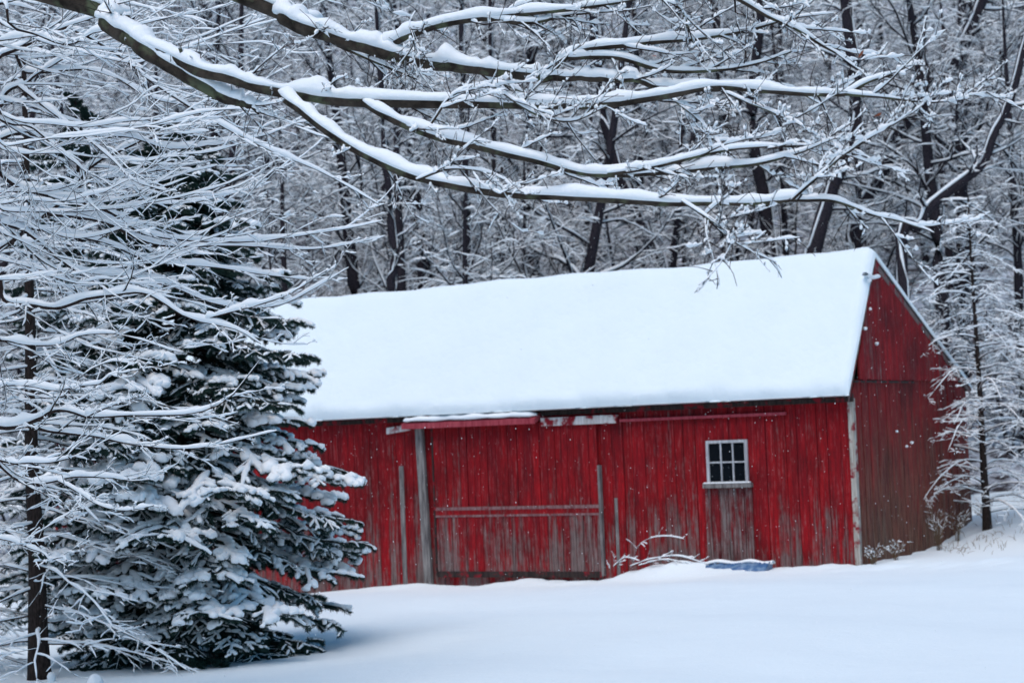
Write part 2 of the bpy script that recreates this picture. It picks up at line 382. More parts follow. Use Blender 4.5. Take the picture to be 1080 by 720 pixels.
# snow topped hood over the door track
hood = MB(); hood.box([Wp(u, v, z + dz) for u in (6.0, 8.93) for (v, z) in ((-.30, 2.70), (-.02, 2.80)) for dz in (0, .10)])
hd = part('track_hood', hood, PINKW)
hs_ = MB(); n = 60; us = np.linspace(5.99, 8.95, n)
P = np.stack([Wp(u, -.17 + .01 * math.sin(u * 5), 2.865 + .006 * math.sin(u * 9)) for u in us]); e = np.minimum(1, np.minimum(np.arange(n), np.arange(n)[::-1]) / 3 + .3)
hs_.tubes(P, np.full(n, .155) * e, np.full(n, .085) * e * (1 + .12 * snoise((n,), 5)), sides=10, flat=.35); part('snow_cap', hs_, SNOW, hd, True)
m_ = MB(); m_.box([Wp(u, v, z) for u, zo in ((8.9, 0), (9.42, -.06)) for v in (-.09, -.02) for z in (2.68 + zo, 2.80 + zo)]); part('rail_end', m_, WHITEW)
m_ = MB(); bx(m_, 4.4, 5.96, -.14, -.03, 2.65, 2.80); part('track_board', m_, WHITEW)
m_ = MB(); bx(m_, 1.16, 4.36, -.09, -.03, 2.665, 2.715); part('wall_rail', m_, PINKW)
# window
wn = MB(); a, b, c, d = WIN; fr = .05
bx(wn, a, b, -.06, .01, d - fr, d); bx(wn, a, a + fr, -.06, .01, c + .02, d - fr); bx(wn, b - fr, b, -.06, .01, c + .02, d - fr); bx(wn, a + fr, b - fr, -.06, .01, c + .02, c + .05)
win = part('window', wn, FRAMEW)
mu = MB(); w3 = (b - a - 2 * fr) / 3; zc = (c + .05 + d - fr) / 2
for i in (1, 2): bx(mu, a + fr + w3 * i - .013, a + fr + w3 * i + .013, -.045, -.01, c + .05, zc - .013); bx(mu, a + fr + w3 * i - .013, a + fr + w3 * i + .013, -.045, -.01, zc + .013, d - fr)
bx(mu, a + fr, b - fr, -.048, -.01, zc - .013, zc + .013); part('muntin', mu, FRAMEW, win)
for i in range(3):
    for (z0, z1) in ((c + .05, zc - .013), (zc + .013, d - fr)):
        m_ = MB(); bx(m_, a + fr + w3 * i, a + fr + w3 * (i + 1), -.022, -.016 + .002 * i, z0, z1); part('pane', m_, GM, win)
m_ = MB(); bx(m_, a - .07, b + .06, -.13, -.016, c - .06, c + .018); part('sill', m_, GREYW, win)
m_ = MB(); P = np.array([Wp(u, -.09, c + .022) for u in np.linspace(a - .06, b + .05, 12)]); m_.tubes(P, np.full(12, .035), np.full(12, .018), sides=6, flat=.3); part('sill_snow', m_, SNOW, win, True)
part('patch_boards', planks(a - .05, b + .06, -.3, c - .07, -.03, wdt=.17), PATCH)
# little lumps of snow caught on the gable
def lump(mb, p, r, sq=.7):
    a = rng.random(2) * 6.28; t = np.linspace(0, np.pi, 7)
    V = []; 
    for th in t:
        for q in np.arange(10) * 2 * np.pi / 10:
            rr = r * (1 + .18 * math.sin(2 * q + a[0]) + .12 * math.sin(3 * th + a[1]))
            V.append(p + rr * np.array([math.sin(th) * math.cos(q), math.sin(th) * math.sin(q), math.cos(th) * sq]))
    Q = [[i * 10 + j, i * 10 + (j + 1) % 10, i * 10 + 10 + (j + 1) % 10, i * 10 + 10 + j] for i in range(6) for j in range(10)]
    mb.add(V, Q)
for v, z, r in ((1.0, 4.95, .06), (1.0, 4.45, .035), (1.25, 3.85, .04), (.7, 4.1, .035), (2.1, 2.3, .025), (2.6, 2.02, .035), (2.9, 2.08, .035)):
    m_ = MB(); lump(m_, Wp(-.07, v, z), r); part('snow_lump', m_, SNOW, None, True)
m_ = MB(); P = np.array([Wp(-.06, v, 5.02 + .02 * math.sin(v * 9)) for v in np.linspace(.85, 1.5, 10)]); m_.tubes(P, np.full(10, .06), np.full(10, .05), sides=8, flat=.4); part('snow_ledge', m_, SNOW, None, True)

# ------------------------------------------------------------------ overhanging limb tree (foreground)
TB = np.array([-6.6, 13.5]); tz = float(gz(*TB))
tree = empty('overhanging_tree', (TB[0], TB[1], tz)); TO = np.array([TB[0], TB[1], tz])
tag(tree, 'big foreground tree whose snow laden limbs hang across the top of the scene', 'tree')
tr = MB(); P = np.array([[TB[0], TB[1], tz - .3], [TB[0] + .05, TB[1], 2], [TB[0] + .1, TB[1], 5], [TB[0] - .1, TB[1] + .1, 8], [TB[0], TB[1] + .2, 12]])
P = resample(P, 24); tr.tubes(P, np.linspace(.42, .16, 24), sides=12); tr.build('trunk', BARK, tree, TO)
def limb(pts, start=None):
    """pts: (px, py, depth, radius_m)"""
    q = [np.append(at(x, y, d), r) for x, y, d, r in pts]
    if start is not None: q = [np.array(start)] + q
    return np.array(q)
ta, tb = np.array([TB[0], TB[1], 6.9, .20]), np.array([TB[0], TB[1], 7.9, .19])
LIMBS = [
 ([(75, 0, 12.6, .10), (115, 26, 12.4, .092), (150, 48, 12.2, .085), (200, 82, 12, .07), (240, 104, 11.9, .05), (262, 110, 11.85, .036), (273, 119, 11.8, .012)], ta),
 ([(140, 42, 12.2, .06), (175, 58, 12.05, .055), (205, 72, 11.9, .054), (235, 80, 11.8, .05), (262, 90, 11.75, .05), (300, 97, 11.7, .05), (345, 105, 11.6, .048), (400, 108, 11.5, .046), (480, 110, 11.4, .044), (560, 112, 11.3, .04), (640, 110, 11.2, .035), (700, 102, 11.1, .03), (750, 92, 11, .026), (800, 95, 10.9, .024), (860, 99, 10.8, .02), (895, 97, 10.8, .017), (925, 84, 10.8, .012), (960, 72, 10.8, .006), (968, 60, 10.8, .002)], None),
 ([(890, 98, 10.8, .014), (930, 103, 10.7, .011), (985, 108, 10.7, .008), (1020, 102, 10.7, .004), (1042, 96, 10.7, .002)], None),
 ([(298, 100, 11.7, .044), (318, 118, 11.6, .042), (345, 140, 11.5, .042), (385, 163, 11.4, .04), (430, 183, 11.3, .038), (480, 197, 11.2, .036), (560, 205, 11.1, .032), (640, 209, 11, .029), (720, 213, 10.9, .025), (790, 215, 10.8, .022), (840, 211, 10.8, .018), (880, 211, 10.7, .015), (920, 226, 10.7, .011), (955, 234, 10.7, .008), (985, 246, 10.7, .003)], None),
 ([(836, 211, 10.8, .013), (860, 188, 10.7, .011), (885, 166, 10.7, .010), (920, 145, 10.6, .008), (950, 128, 10.6, .006), (975, 108, 10.6, .003)], None),
 ([(386, 108, 11.5, .034), (410, 124, 11.4, .033), (440, 138, 11.4, .032), (500, 153, 11.3, .030), (560, 168, 11.2, .028), (600, 180, 11.2, .026), (640, 184, 11.1, .024), (700, 182, 11, .022), (745, 178, 11, .019), (800, 172, 10.9, .014), (850, 158, 10.9, .009), (880, 146, 10.8, .004)], None),
 ([(640, 184, 11.1, .018), (690, 176, 11, .016), (760, 160, 10.9, .013), (830, 156, 10.9, .010), (862, 152, 10.9, .006), (885, 138, 10.8, .003)], None),
 ([(268, 0, 11.6, .075), (300, 18, 11.4, .07), (345, 38, 11.2, .062), (400, 55, 11.1, .055), (450, 66, 11, .05), (500, 73, 10.9, .046), (560, 80, 10.8, .04), (580, 82, 10.8, .034), (620, 82, 10.8, .028), (660, 84, 10.7, .026), (700, 92, 10.7, .024), (760, 94, 10.6, .02), (800, 90, 10.6, .016), (830, 92, 10.6, .01), (870, 112, 10.6, .004)], tb),
 ([(405, 50, 11.1, .034), (430, 38, 11, .032), (470, 27, 11, .03), (510, 20, 10.9, .026), (560, 14, 10.9, .022), (610, 10, 10.8, .018), (660, 2, 10.8, .012), (700, -8, 10.8, .006)], None),
 ([(510, 20, 10.9, .02), (560, 22, 10.9, .016), (600, 16, 10.9, .012), (650, 12, 10.8, .006), (690, 6, 10.8, .003)], None),
 ([(578, 80, 10.8, .026), (600, 58, 10.8, .024), (640, 50, 10.7, .022), (690, 44, 10.7, .02), (740, 40, 10.7, .017), (790, 32, 10.6, .013), (830, 22, 10.6, .009), (880, 14, 10.6, .003)], None),
 ([(600, 62, 10.8, .020), (650, 60, 10.7, .019), (700, 74, 10.7, .017), (760, 74, 10.6, .014), (800, 66, 10.6, .010), (835, 55, 10.6, .005)], None),
 ([(736, -20, 10.4, .020), (770, -6, 10.4, .018), (805, 14, 10.4, .016), (835, 30, 10.3, .014), (870, 50, 10.3, .010), (900, 66, 10.3, .004)], None),
 ([(668, -20, 10.4, .014), (700, -2, 10.4, .012), (720, 14, 10.4, .01), (733, 50, 10.4, .004)], None),
 ([(425, 42, 11.0, .006), (420, 60, 10.8, .0055), (408, 75, 10.7, .005), (438, 12, 10.8, .005)][::-1][0:1] + [(432, 26, 10.7, .006), (437, 45, 10.7, .006), (425, 65, 10.7, .005), (413, 78, 10.7, .004)], None),
 ([(330, 30, 11.3, .018), (350, 46, 11.3, .017), (380, 58, 11.3, .015), (410, 72, 11.2, .012), (440, 84, 11.2, .006)], None),
 ([(455, 130, 11.4, .010), (480, 100, 11.2, .010), (520, 88, 11.2, .008), (555, 98, 11.1, .006)], None),
 ([(200, 80, 12, .02), (190, 52, 11.9, .016), (215, 48, 11.8, .01)][0:2] + [(240, 92, 11.8, .02), (262, 112, 11.7, .016), (280, 122, 11.6, .01)][0:0], None),
 ([(720, 213, 10.9, .012), (745, 230, 10.8, .010), (765, 243, 10.7, .006), (782, 258, 10.6, .003)], None),
 ([(520, 90, 10.9, .012), (560, 118, 10.8, .011), (600, 128, 10.8, .009), (640, 112, 10.8, .005)], None),
 ([(700, 96, 10.7, .012), (730, 120, 10.6, .011), (752, 145, 10.6, .009), (765, 160, 10.6, .005)], None),
 ([(760, 96, 10.6, .010), (800, 112, 10.6, .010), (840, 130, 10.5, .008), (870, 150, 10.5, .004)], None),
 ([(440, 190, 11.2, .012), (475, 178, 11.1, .010), (510, 182, 11.1, .008), (545, 196, 11.0, .004)], None),
]
lm = MB(); sm = MB(); tw = MB(); ts = MB(); allP = []; allR = []
OFF = [(.8, .8), (.8, .8), (.8, .8), (.8, -.4), (-.25, -.25), (.8, .2), (.3, .3), (1.8, 1.8), (1.8, 1.8), (1.8, 1.8), (1.8, 1.8), (1.8, 1.8), (1.9, 1.9), (1.9, 1.9), (1.8, 1.8), (1.8, 1.8), (.5, 1), (.8, .8), (-.1, -.3), (1.2, .8), (1.6, .8), (1.6, .6), (.3, .3)]
for (pts, st), (oa, ob) in zip(LIMBS, OFF):
    m = len(pts) - 1; pts = [(x, y, d + oa + (ob - oa) * i / m, rr * (d + oa) / d) for i, (x, y, d, rr) in enumerate(pts)]
    q = limb(pts, st); L = np.linalg.norm(np.diff(q[:, :3], axis=0), axis=1).sum(); n = max(12, int(L / .045))
    c = resample(q, n); P = c[:, :3] + .004 * snoise((3, n), 9).T; R = np.maximum(c[:, 3] * .70, .002) * (1 + .05 * snoise((n,), 7))
    lm.tubes(P, R, sides=10); snow_on(sm, P, R, base=.032, gain=1.1, mx=.09, sides=12, rough=.22, k=7, amt=np.clip(.3 + R / .024, 0, 1) * (1 + .13 * snoise((n,), 2)))
    if len(pts) > 3:
        a = resample(c, 16); allP.append(a[:, :3]); allR.append(np.maximum(a[:, 3], .004))
lm.build('limb', BARK, tree, TO); sm.build('limb_snow', SNOW, tree, TO)
P0, Rr0 = np.array(allP), np.array(allR)
P1, R1 = kids(P0, np.minimum(Rr0, .016), 10, .12, 1, .7, 1, 9, flat=.5, taper=.25, bend=.012, wob=.07, rf=.5, rmin=.0036)
P1 = P1[:, :1] + (P1 - P1[:, :1]) * rng.uniform(.22, .62, (len(P1), 1, 1))
P2, R2 = kids(P1, R1, 4, .15, 1, .75, .38, 6, flat=.3, taper=.3, wob=.09, rf=.65, rmin=.0032, updir=.12)
P3, R3 = kids(P2, R2, 2, .2, 1, .8, .35, 4, flat=.2, wob=.1, rf=.75, rmin=.0026, updir=.1)
for P, R in ((P1, R1), (P2, R2), (P3, R3)): tw.tubes(P, R, sides=4)
for (p_, r_, k_) in ((P0, np.minimum(Rr0, .007), 9), (P1, R1, 4)):       # bare dark sprigs that hold no snow
    P4, R4 = kids(p_, r_, k_, .15, 1, 1.1, 1, 6, flat=.1, taper=.2, wob=.12, rf=.6, rmin=.003, updir=.25)
    P4 = P4[:, :1] + (P4 - P4[:, :1]) * rng.uniform(.06, .26, (len(P4), 1, 1)); tw.tubes(P4, R4, sides=4)
tw.build('twigs', TWIG, tree, TO)
def dense(P, R, n):
    B, m, _ = P.shape; t = np.linspace(0, m - 1, n); i = np.minimum(t.astype(int), m - 2); f = t - i
    return P[:, i] * (1 - f)[None, :, None] + P[:, i + 1] * f[None, :, None], R[:, i] * (1 - f) + R[:, i + 1] * f
for (P, R), n, g in (((P1, R1), 22, .18), ((P2, R2), 14, .45), ((P3, R3), 8, .62)):
    P, R = dense(P, R, n); snow_on(ts, P, R, base=.017, gain=1.0, sides=6, rough=.5, gaps=g)
ts.build('twig_snow', SNOW, tree, TO)
for p in ((908, 58, 10.3), (926, 122, 10.6), (690, 60, 10.6)):      # a few dead leaves still hanging
    c = at(*p); m_ = MB(); a = nrm(rng.normal(size=3)); b = nrm(np.cross(a, Z)); t = np.linspace(-1, 1, 7)
    top = [c + a * .028 * x + b * .014 * (1 - x * x) + Z * .006 * x * x for x in t]; bot = [c + a * .028 * x - b * .014 * (1 - x * x) + Z * .006 for x in t]
    m_.add(top + bot, [[i, i + 1, i + 8, i + 7] for i in range(6)]); m_.build('leaf', LEAFM, tree, TO)

# ------------------------------------------------------------------ arching bare tree on the left
def arching(name, label, base, depth0, curves, extra, region, kid=(11, 5, 3), seed=1, trunk_r=.18, snow=1., hgt=9):
    X, Y = base; z0 = float(gz(X, Y)); Oo = np.array([X, Y, z0]); t = empty(name, Oo); tag(t, label, 'tree')
    mb = MB(); P = resample([[X, Y, z0 - .2], [X + .1, Y, z0 + 2], [X - .1, Y + .1, z0 + 5], [X + .1, Y, z0 + hgt]], 20); mb.tubes(P, np.linspace(trunk_r, trunk_r * .3, 20), sides=10)
    mb.build('trunk', BARK, t, Oo)
    Ps, Rs = [], []
    def addc(pts, r, d0, d1):
        d = np.linspace(d0, d1, len(pts)); q = [at(x, y, dd) for (x, y), dd in zip(pts, d)]
        if pts[0][0] > -10 and Ps:                 # a fork: spring from the nearest limb already there
            A = np.concatenate([c_ for c_ in Ps]); dep = (A - CAM) @ Fw; x_, y_ = pts[0]
            off = np.array([np.linalg.norm(at(x_, y_, dd) - a_) for dd, a_ in zip(dep, A)]); k_ = off.argmin(); ds = dep[k_] - d0
            q = [at(x, y, dd + ds) for (x, y), dd in zip(pts, d)]; q[0] = A[k_]; c = resample(np.array(q), 26)
            Ps.append(c); Rs.append(np.linspace(r * .8, .004, 26)); return
        s = np.array([X, Y, max(z0 + .5, q[0][2] - .5 * abs(q[0][0] - X) + rng.normal() * .2)])
        q = np.vstack([[s], q]); c = resample(q, 26); c += .018 * snoise((3, 26), 4).T
        Ps.append(c); Rs.append(np.linspace(r, .004, 26) * (1 + .06 * rng.normal(size=26)))
    for pts, r in curves: d = depth0 + rng.uniform(-1.2, 1.2); addc(pts, r, d, d + rng.uniform(-1, .6))
    x0, y0, x1, y1 = region
    for i in range(extra):
        ys = rng.uniform(y0, y1); L = rng.uniform(.55, 1) * (x1 - x0); slope = rng.uniform(-.45, .4); sag = rng.uniform(-10, 45)
        pts = [(x0 + L * s, ys + slope * L * s * (1 - .7 * s) + sag * math.sin(s * 3.0) - 26 * s * s + rng.normal() * 5) for s in np.linspace(0, 1, 6)]
        d = depth0 + rng.uniform(-2, 2.2); addc(pts, rng.uniform(.006, .013), d, d + rng.uniform(-1, 1))
    P, R = np.array(Ps), np.array(Rs); R = np.maximum(R, .003)
    a, b, c_ = kid
    P1, R1 = kids(P, np.minimum(R, .016), a, .2, 1, .58, .2, 9, flat=.65, taper=.4, bend=.02, wob=.1, rf=.6, rmin=.004)
    P2, R2 = kids(P1, R1, b, .12, 1, .68, .42, 6, flat=.5, taper=.35, bend=.01, wob=.12, rf=.65, rmin=.0035)
    P3, R3 = kids(P2, R2, c_, .2, 1, .7, .45, 4, flat=.5, wob=.15, rf=.7, rmin=.0022)
    br = MB(); sn = MB(); br.tubes(P, R, sides=7)
    for p, r in ((P1, R1), (P2, R2), (P3, R3)): br.tubes(p, r, sides=3)
    br.build('branches', TWIG, t, Oo)
    Pd, Rd = dense(P, R, 52); snow_on(sn, Pd, Rd, base=.040 * snow, gain=1.2, mx=.075, sides=8, rough=.34, k=4, amt=np.clip(.3 + Rd / .013, 0, 1))
    for (p, r), n, g in (((P1, R1), 16, .15), ((P2, R2), 9, .32), ((P3, R3), 5, .4)):
        snow_on(sn, *dense(p, r, n), base=.0155 * snow, gain=1.0, sides=5, rough=.45, gaps=g)
    sn.build('branch_snow', SNOW, t, Oo); return t
CURV = [
 ([(-40, 84), (0, 62), (35, 45), (70, 28), (110, 14)], .035), ([(-40, 135), (0, 105), (30, 85), (60, 62), (90, 50)], .03),
 ([(-30, 110), (0, 124), (40, 142), (75, 168), (88, 205), (104, 222)], .022), ([(-40, 170), (0, 185), (40, 206), (110, 222), (160, 252), (240, 256), (330, 249), (402, 234)], .032),
 ([(-20, 275), (10, 255), (60, 216), (100, 178), (150, 152), (200, 134), (236, 130)], .034), ([(60, 200), (105, 190), (160, 181), (212, 172)], .02),
 ([(20, 100), (50, 115), (85, 141), (120, 170), (140, 190), (176, 202)], .018), ([(0, 0), (70, 30), (130, 62), (160, 87), (230, 131), (290, 161), (340, 182), (400, 216)], .022),
 ([(-30, 212), (0, 234), (40, 269), (80, 302), (104, 336)], .02), ([(-40, 300), (0, 313), (25, 323), (60, 326), (100, 313), (150, 308), (200, 331), (250, 346), (274, 362)], .035),
 ([(0, 230), (30, 246), (80, 285), (130, 291), (180, 302), (230, 321), (290, 323), (335, 302), (368, 282)], .026), ([(60, 225), (110, 234), (165, 258), (250, 259), (330, 263), (402, 251)], .03),
 ([(0, 232), (40, 242), (110, 256), (160, 276), (220, 281), (290, 291), (334, 296)], .024), ([(-40, 358), (0, 361), (60, 363), (120, 353), (192, 371)], .02),
 ([(-30, 60), (30, 78), (90, 66), (150, 100), (210, 116), (270, 150)], .02), ([(-40, 20), (20, 30), (70, 44), (120, 30), (190, 20)], .02),
 ([(-20, 150), (50, 150), (120, 140), (180, 152), (260, 148), (330, 128)], .02), ([(120, 400), (200, 345), (240, 330), (300, 312), (345, 285)][1:], .018)]
arching('arching_tree', 'bare tree of long arching snowy branches filling the upper left', (-8.6, 19.5), 18.5, CURV, 24, (-60, -30, 300, 290), kid=(7, 4, 2))
CURV2 = [
 ([(-40, 452), (0, 449), (30, 445), (50, 436), (70, 434), (100, 440), (180, 441), (232, 424), (272, 384)], .034), ([(25, 446), (50, 454), (100, 460), (150, 470), (210, 472), (292, 454)], .026),
 ([(-40, 480), (0, 486), (40, 490), (72, 484), (84, 468)], .018), ([(-40, 478), (0, 494), (30, 511), (80, 502), (130, 503), (163, 511)], .024),
 ([(60, 508), (85, 520), (104, 532), (130, 538), (162, 533)], .016), ([(-40, 400), (0, 408), (60, 410), (110, 400), (140, 392)], .016),
 ([(90, 440), (112, 430), (140, 420), (150, 418)], .012), ([(-40, 560), (0, 566), (40, 580), (70, 590)], .016)]
arching('low_branching_tree', 'small bare tree reaching low snowy branches over the spruce from the left edge', (-6.4, 16.5), 16.5, CURV2, 2, (-60, 380, 160, 600), kid=(8, 4, 2), trunk_r=.1, hgt=4.5, snow=.8)

# ------------------------------------------------------------------ spruce
def spruce(name, label, base, H, Rmax, nb, seed=3, snowamt=1., cat='spruce', shoots=True):
    X, Y = base; z0 = float(gz(X, Y)); Oo = np.array([X, Y, z0]); t = empty(name, Oo); tag(t, label, cat)
    mb = MB(); P = resample([[X, Y, z0 - .2], [X + .03, Y, z0 + H * .5], [X, Y, z0 + H]], 20); mb.tubes(P, np.linspace(.13, .01, 20), sides=10); mb.build('trunk', PINEB, t, Oo)
    Ps = []; amt = []
    for i in range(nb):
        f = (i + rng.random()) / nb; h = .25 + (H - .3) * f ** 1.05; a = i * 2.399 + rng.normal() * .25
        L = Rmax * (1 - f) ** .62 * rng.uniform(.68, 1.06) + .12
        L *= .55 + .45 * sstep(.2, 2.1, h)
        d = np.array([math.cos(a), math.sin(a), 0]); s = np.linspace(0, 1, 10)
        dz = (-.10 * s - .42 * s ** 1.6 + .20 * s ** 4) * L * (1.2 - .8 * f) + rng.normal() * .05
        z = h + .12 * L + dz; z = np.maximum(z, .06 + .05 * rng.random())
        Ps.append(Oo + d * (L * s)[:, None] + Z * z[:, None] + .01 * rng.normal(size=(10, 3)))
        amt.append(1.35 if (.75 < h < 2.0 and math.sin(a) < -.45) else np.clip(.05 + .85 * (h / 1.5), .1, 1.1) * rng.choice([.4, .9, 1.15, 1.35]))
    P = np.array(Ps); R = np.repeat(np.linspace(.022, .005, 10)[None], nb, 0); amt = np.array(amt)
    k1 = 14
    P1, R1 = kids(P, R, k1, .2, 1, .85, .36, 7, flat=.93, taper=.5, bend=-.075, wob=.06, rf=.5, rmin=.003)
    amt1 = np.repeat(amt, k1)
    k2 = 5
    P2, R2 = kids(P1, R1, k2, .12, 1, .7, .42, 5, flat=.85, taper=.5, bend=-.09, wob=.07, rf=.6, rmin=.002)
    amt2 = np.repeat(amt1, k2)
    br = MB()
    for p, r in ((P, R), (P1, R1)): br.tubes(p, r, sides=4)
    br.build('branches', PINEB, t, Oo)
    nd = MB()
    for p, per, ln in ((P1, 120, .058), (P2, 80, .052), (P[:, 3:], 150, .055)):
        B, m, _ = p.shape; tt = rng.random((B, per)) * (m - 1.01); i = tt.astype(int); f = (tt - i)[..., None]; bi = np.arange(B)[:, None]
        q = p[bi, i] * (1 - f) + p[bi, i + 1] * f; T = nrm(p[bi, i + 1] - p[bi, i])
        rn = rng.normal(size=q.shape); rn = nrm(rn - (rn * T).sum(-1, keepdims=True) * T)
        dd = nrm(T * .6 + rn) * (ln * rng.uniform(.7, 1.3, (B, per)))[..., None]; sw = nrm(np.cross(dd, rng.normal(size=q.shape))) * .0045
        tri = np.stack([q - sw, q + sw, q + dd], 2).reshape(-1, 3); nd.add(tri, T=np.arange(len(tri)).reshape(-1, 3))
    nd.build('needles', NEEDLE, t, Oo, smooth=False)
    sn = MB()
    for p, r, am, n, w_ in ((P1, R1, amt1, 10, .052), (P2, R2, amt2, 7, .058)):
        pp, rr = dense(p, r, n); inner = np.linalg.norm(p[:, 0, :2] - Oo[:2], axis=1) / Rmax
        am = am * np.clip(inner * 1.9, .15, 1) * np.clip(1 + .55 * rng.normal(size=len(am)), .0, 1.7) * snowamt
        prof = np.array([.7] + [1] * (n - 2) + [.75])[None] * (1 + .18 * snoise((len(p), n), 3))
        A = w_ * .62 * am[:, None] * prof; keep = am > .22
        A[:, 0] *= .6; A = np.concatenate([A, A[:, -1:] * .15], 1); pp = np.concatenate([pp, pp[:, -1:] + (pp[:, -1:] - pp[:, -2:-1]) * .25], 1)
        sn.tubes(pp[keep], A[keep], A[keep] * .8, sides=6, lift=.022, flat=.4)
    sn.build('needle_snow', SNOW, t, Oo); return t
spb = at(198, 690, 24.2)
p = at(95, 640, 30); spruce('spruce_tree', 'darker spruce standing behind the long arching branches at the far left', (p[0], p[1]), 8.6, 2.3, 110, snowamt=.8)
spruce('spruce_tree', 'dark green spruce with drooping snow loaded boughs beside the barn', (spb[0], spb[1]), 6.9, 2.78, 235)

# ------------------------------------------------------------------ bare-limbed pine trunk at far left
def deadpine(name, label, base, H, Rb, nb, r0, z1=0.3, lean=0., seed=0, cat='pine tree', amt=1., droop=-.02, k1=10, k2=4, bark=PINEB, up=.0):
    X, Y = base; z0 = float(gz(X, Y)); Oo = np.array([X, Y, z0]); t = empty(name, Oo); tag(t, label, cat)
    P = resample([[X, Y, z0 - .2], [X + lean * .4, Y, z0 + H * .4], [X + lean, Y, z0 + H]], 24); P += .008 * snoise((3, 24), 7).T
    mb = MB(); mb.tubes(P, r0 * np.linspace(1, .2, 24) * (1 + .35 * np.exp(-np.linspace(0, 1, 24) * 18)), sides=10); mb.build('trunk', bark, t, Oo)
    Ps = []
    for i in range(nb):
        f = (i + rng.random()) / nb; h = z1 + (H - z1 - .1) * f; a = i * 2.399 + rng.normal() * .4; L = Rb * (1 - f) ** .6 * rng.uniform(.5, 1.1) + .15
        d = np.array([math.cos(a), math.sin(a), 0]); s = np.linspace(0, 1, 8); arch = up * s - (up + .25) * s ** 2 + rng.normal() * .1 * s
        c = Oo + np.array([lean * h / H, 0, 0]) + d * (L * s)[:, None] + Z * (h + arch * L)[:, None]; Ps.append(c + .012 * rng.normal(size=c.shape))
    P = np.array(Ps); R = np.repeat(np.linspace(.014, .004, 8)[None], nb, 0)
    P1, R1 = kids(P, R, k1, .15, 1, .8, .38, 6, flat=.85, taper=.5, bend=droop, wob=.1, rf=.55, rmin=.0026)
    P2, R2 = kids(P1, R1, k2, .15, 1, .7, .45, 4, flat=.7, taper=.4, bend=droop, wob=.12, rf=.6, rmin=.002)
    br = MB(); sn = MB(); br.tubes(P, R, sides=5)
    for p, r in ((P1, R1), (P2, R2)): br.tubes(p, r, sides=3)
    br.build('branches', TWIG, t, Oo)
    snow_on(sn, *dense(P, R, 20), base=.026 * amt, gain=.8, sides=6, rough=.35, gaps=.05)
    for (p, r), n in (((P1, R1), 10), ((P2, R2), 6)): snow_on(sn, *dense(p, r, n), base=.017 * amt, gain=.8, sides=5, rough=.5, gaps=.3)
    sn.build('branch_snow', SNOW, t, Oo); return t
p = at(42, 712, 22.3); deadpine('pine_tree', 'dark straight pine trunk with thin bare snowy twigs at the far left', (p[0], p[1]), 7.5, 2.9, 70, .125, k1=8, k2=5)
p = at(-60, 700, 24); deadpine('pine_tree', 'second pine half outside the left edge with thin lower twigs', (p[0], p[1]), 6.5, 2.4, 50, .10, k1=10, k2=5)
p = at(108, 640, 30); deadpine('pine_tree', 'thin young pine behind the spruce with fine frosted twigs', (p[0], p[1]), 6.5, 2.0, 70, .07, k1=7, k2=4)
# larch-like sapling at the right beside the gable
p = at(1042, 563, 36.3); deadpine('young_larch', 'slim young larch with arched snowy side branches against the barn gable', (p[0], p[1]), 6.4, 2.6, 74, .085, lean=-.05, cat='larch tree', amt=.75, k1=10, k2=5, up=.34, droop=-.04)

# ------------------------------------------------------------------ traced trees on the hill
def traced(name, label, pts, d, r0, r1, ln=2.2, kk=(14, 6, 4), snow=1.3, cat='tree', smin=.025):
    q = np.array([at(x, y, d) for x, y in pts]); b = q[0].copy(); g = float(gz(b[0], b[1]))
    Oo = np.array([b[0], b[1], g]); q = np.vstack([[b[0], b[1], g - .2], q]) if b[2] > g else q
    t = empty(name, Oo); tag(t, label, cat); c = resample(q, 30); c += .03 * snoise((3, 30), 5).T
    mb = MB(); R = np.linspace(r0, r1, 30); mb.tubes(c, R, sides=8); mb.build('trunk', FARBARK, t, Oo)
    P1, R1 = kids(c[None], R[None], kk[0], .3, 1, 1.0, ln, 8, taper=.3, bend=.03, wob=.14, rf=.4, rmin=.02)
    P2, R2 = kids(P1, R1, kk[1], .15, 1, .8, .5, 5, flat=.3, wob=.16, rf=.55, rmin=.012)
    P3, R3 = kids(P2, R2, kk[2], .15, 1, .8, .5, 4, flat=.3, wob=.16, rf=.6, rmin=.008)
    br = MB(); sn = MB()
    for p_, r_ in ((P1, R1), (P2, R2), (P3, R3)): br.tubes(p_, r_, sides=3); snow_on(sn, p_, r_ * .6, base=smin * snow, gain=.9, mx=.10, sides=4, rough=.4)
    snow_on(sn, c, R, base=.03, gain=.35, mx=.09, sides=6)
    br.build('branches', FARBARK, t, Oo); sn.build('branch_snow', SNOW, t, Oo); return t
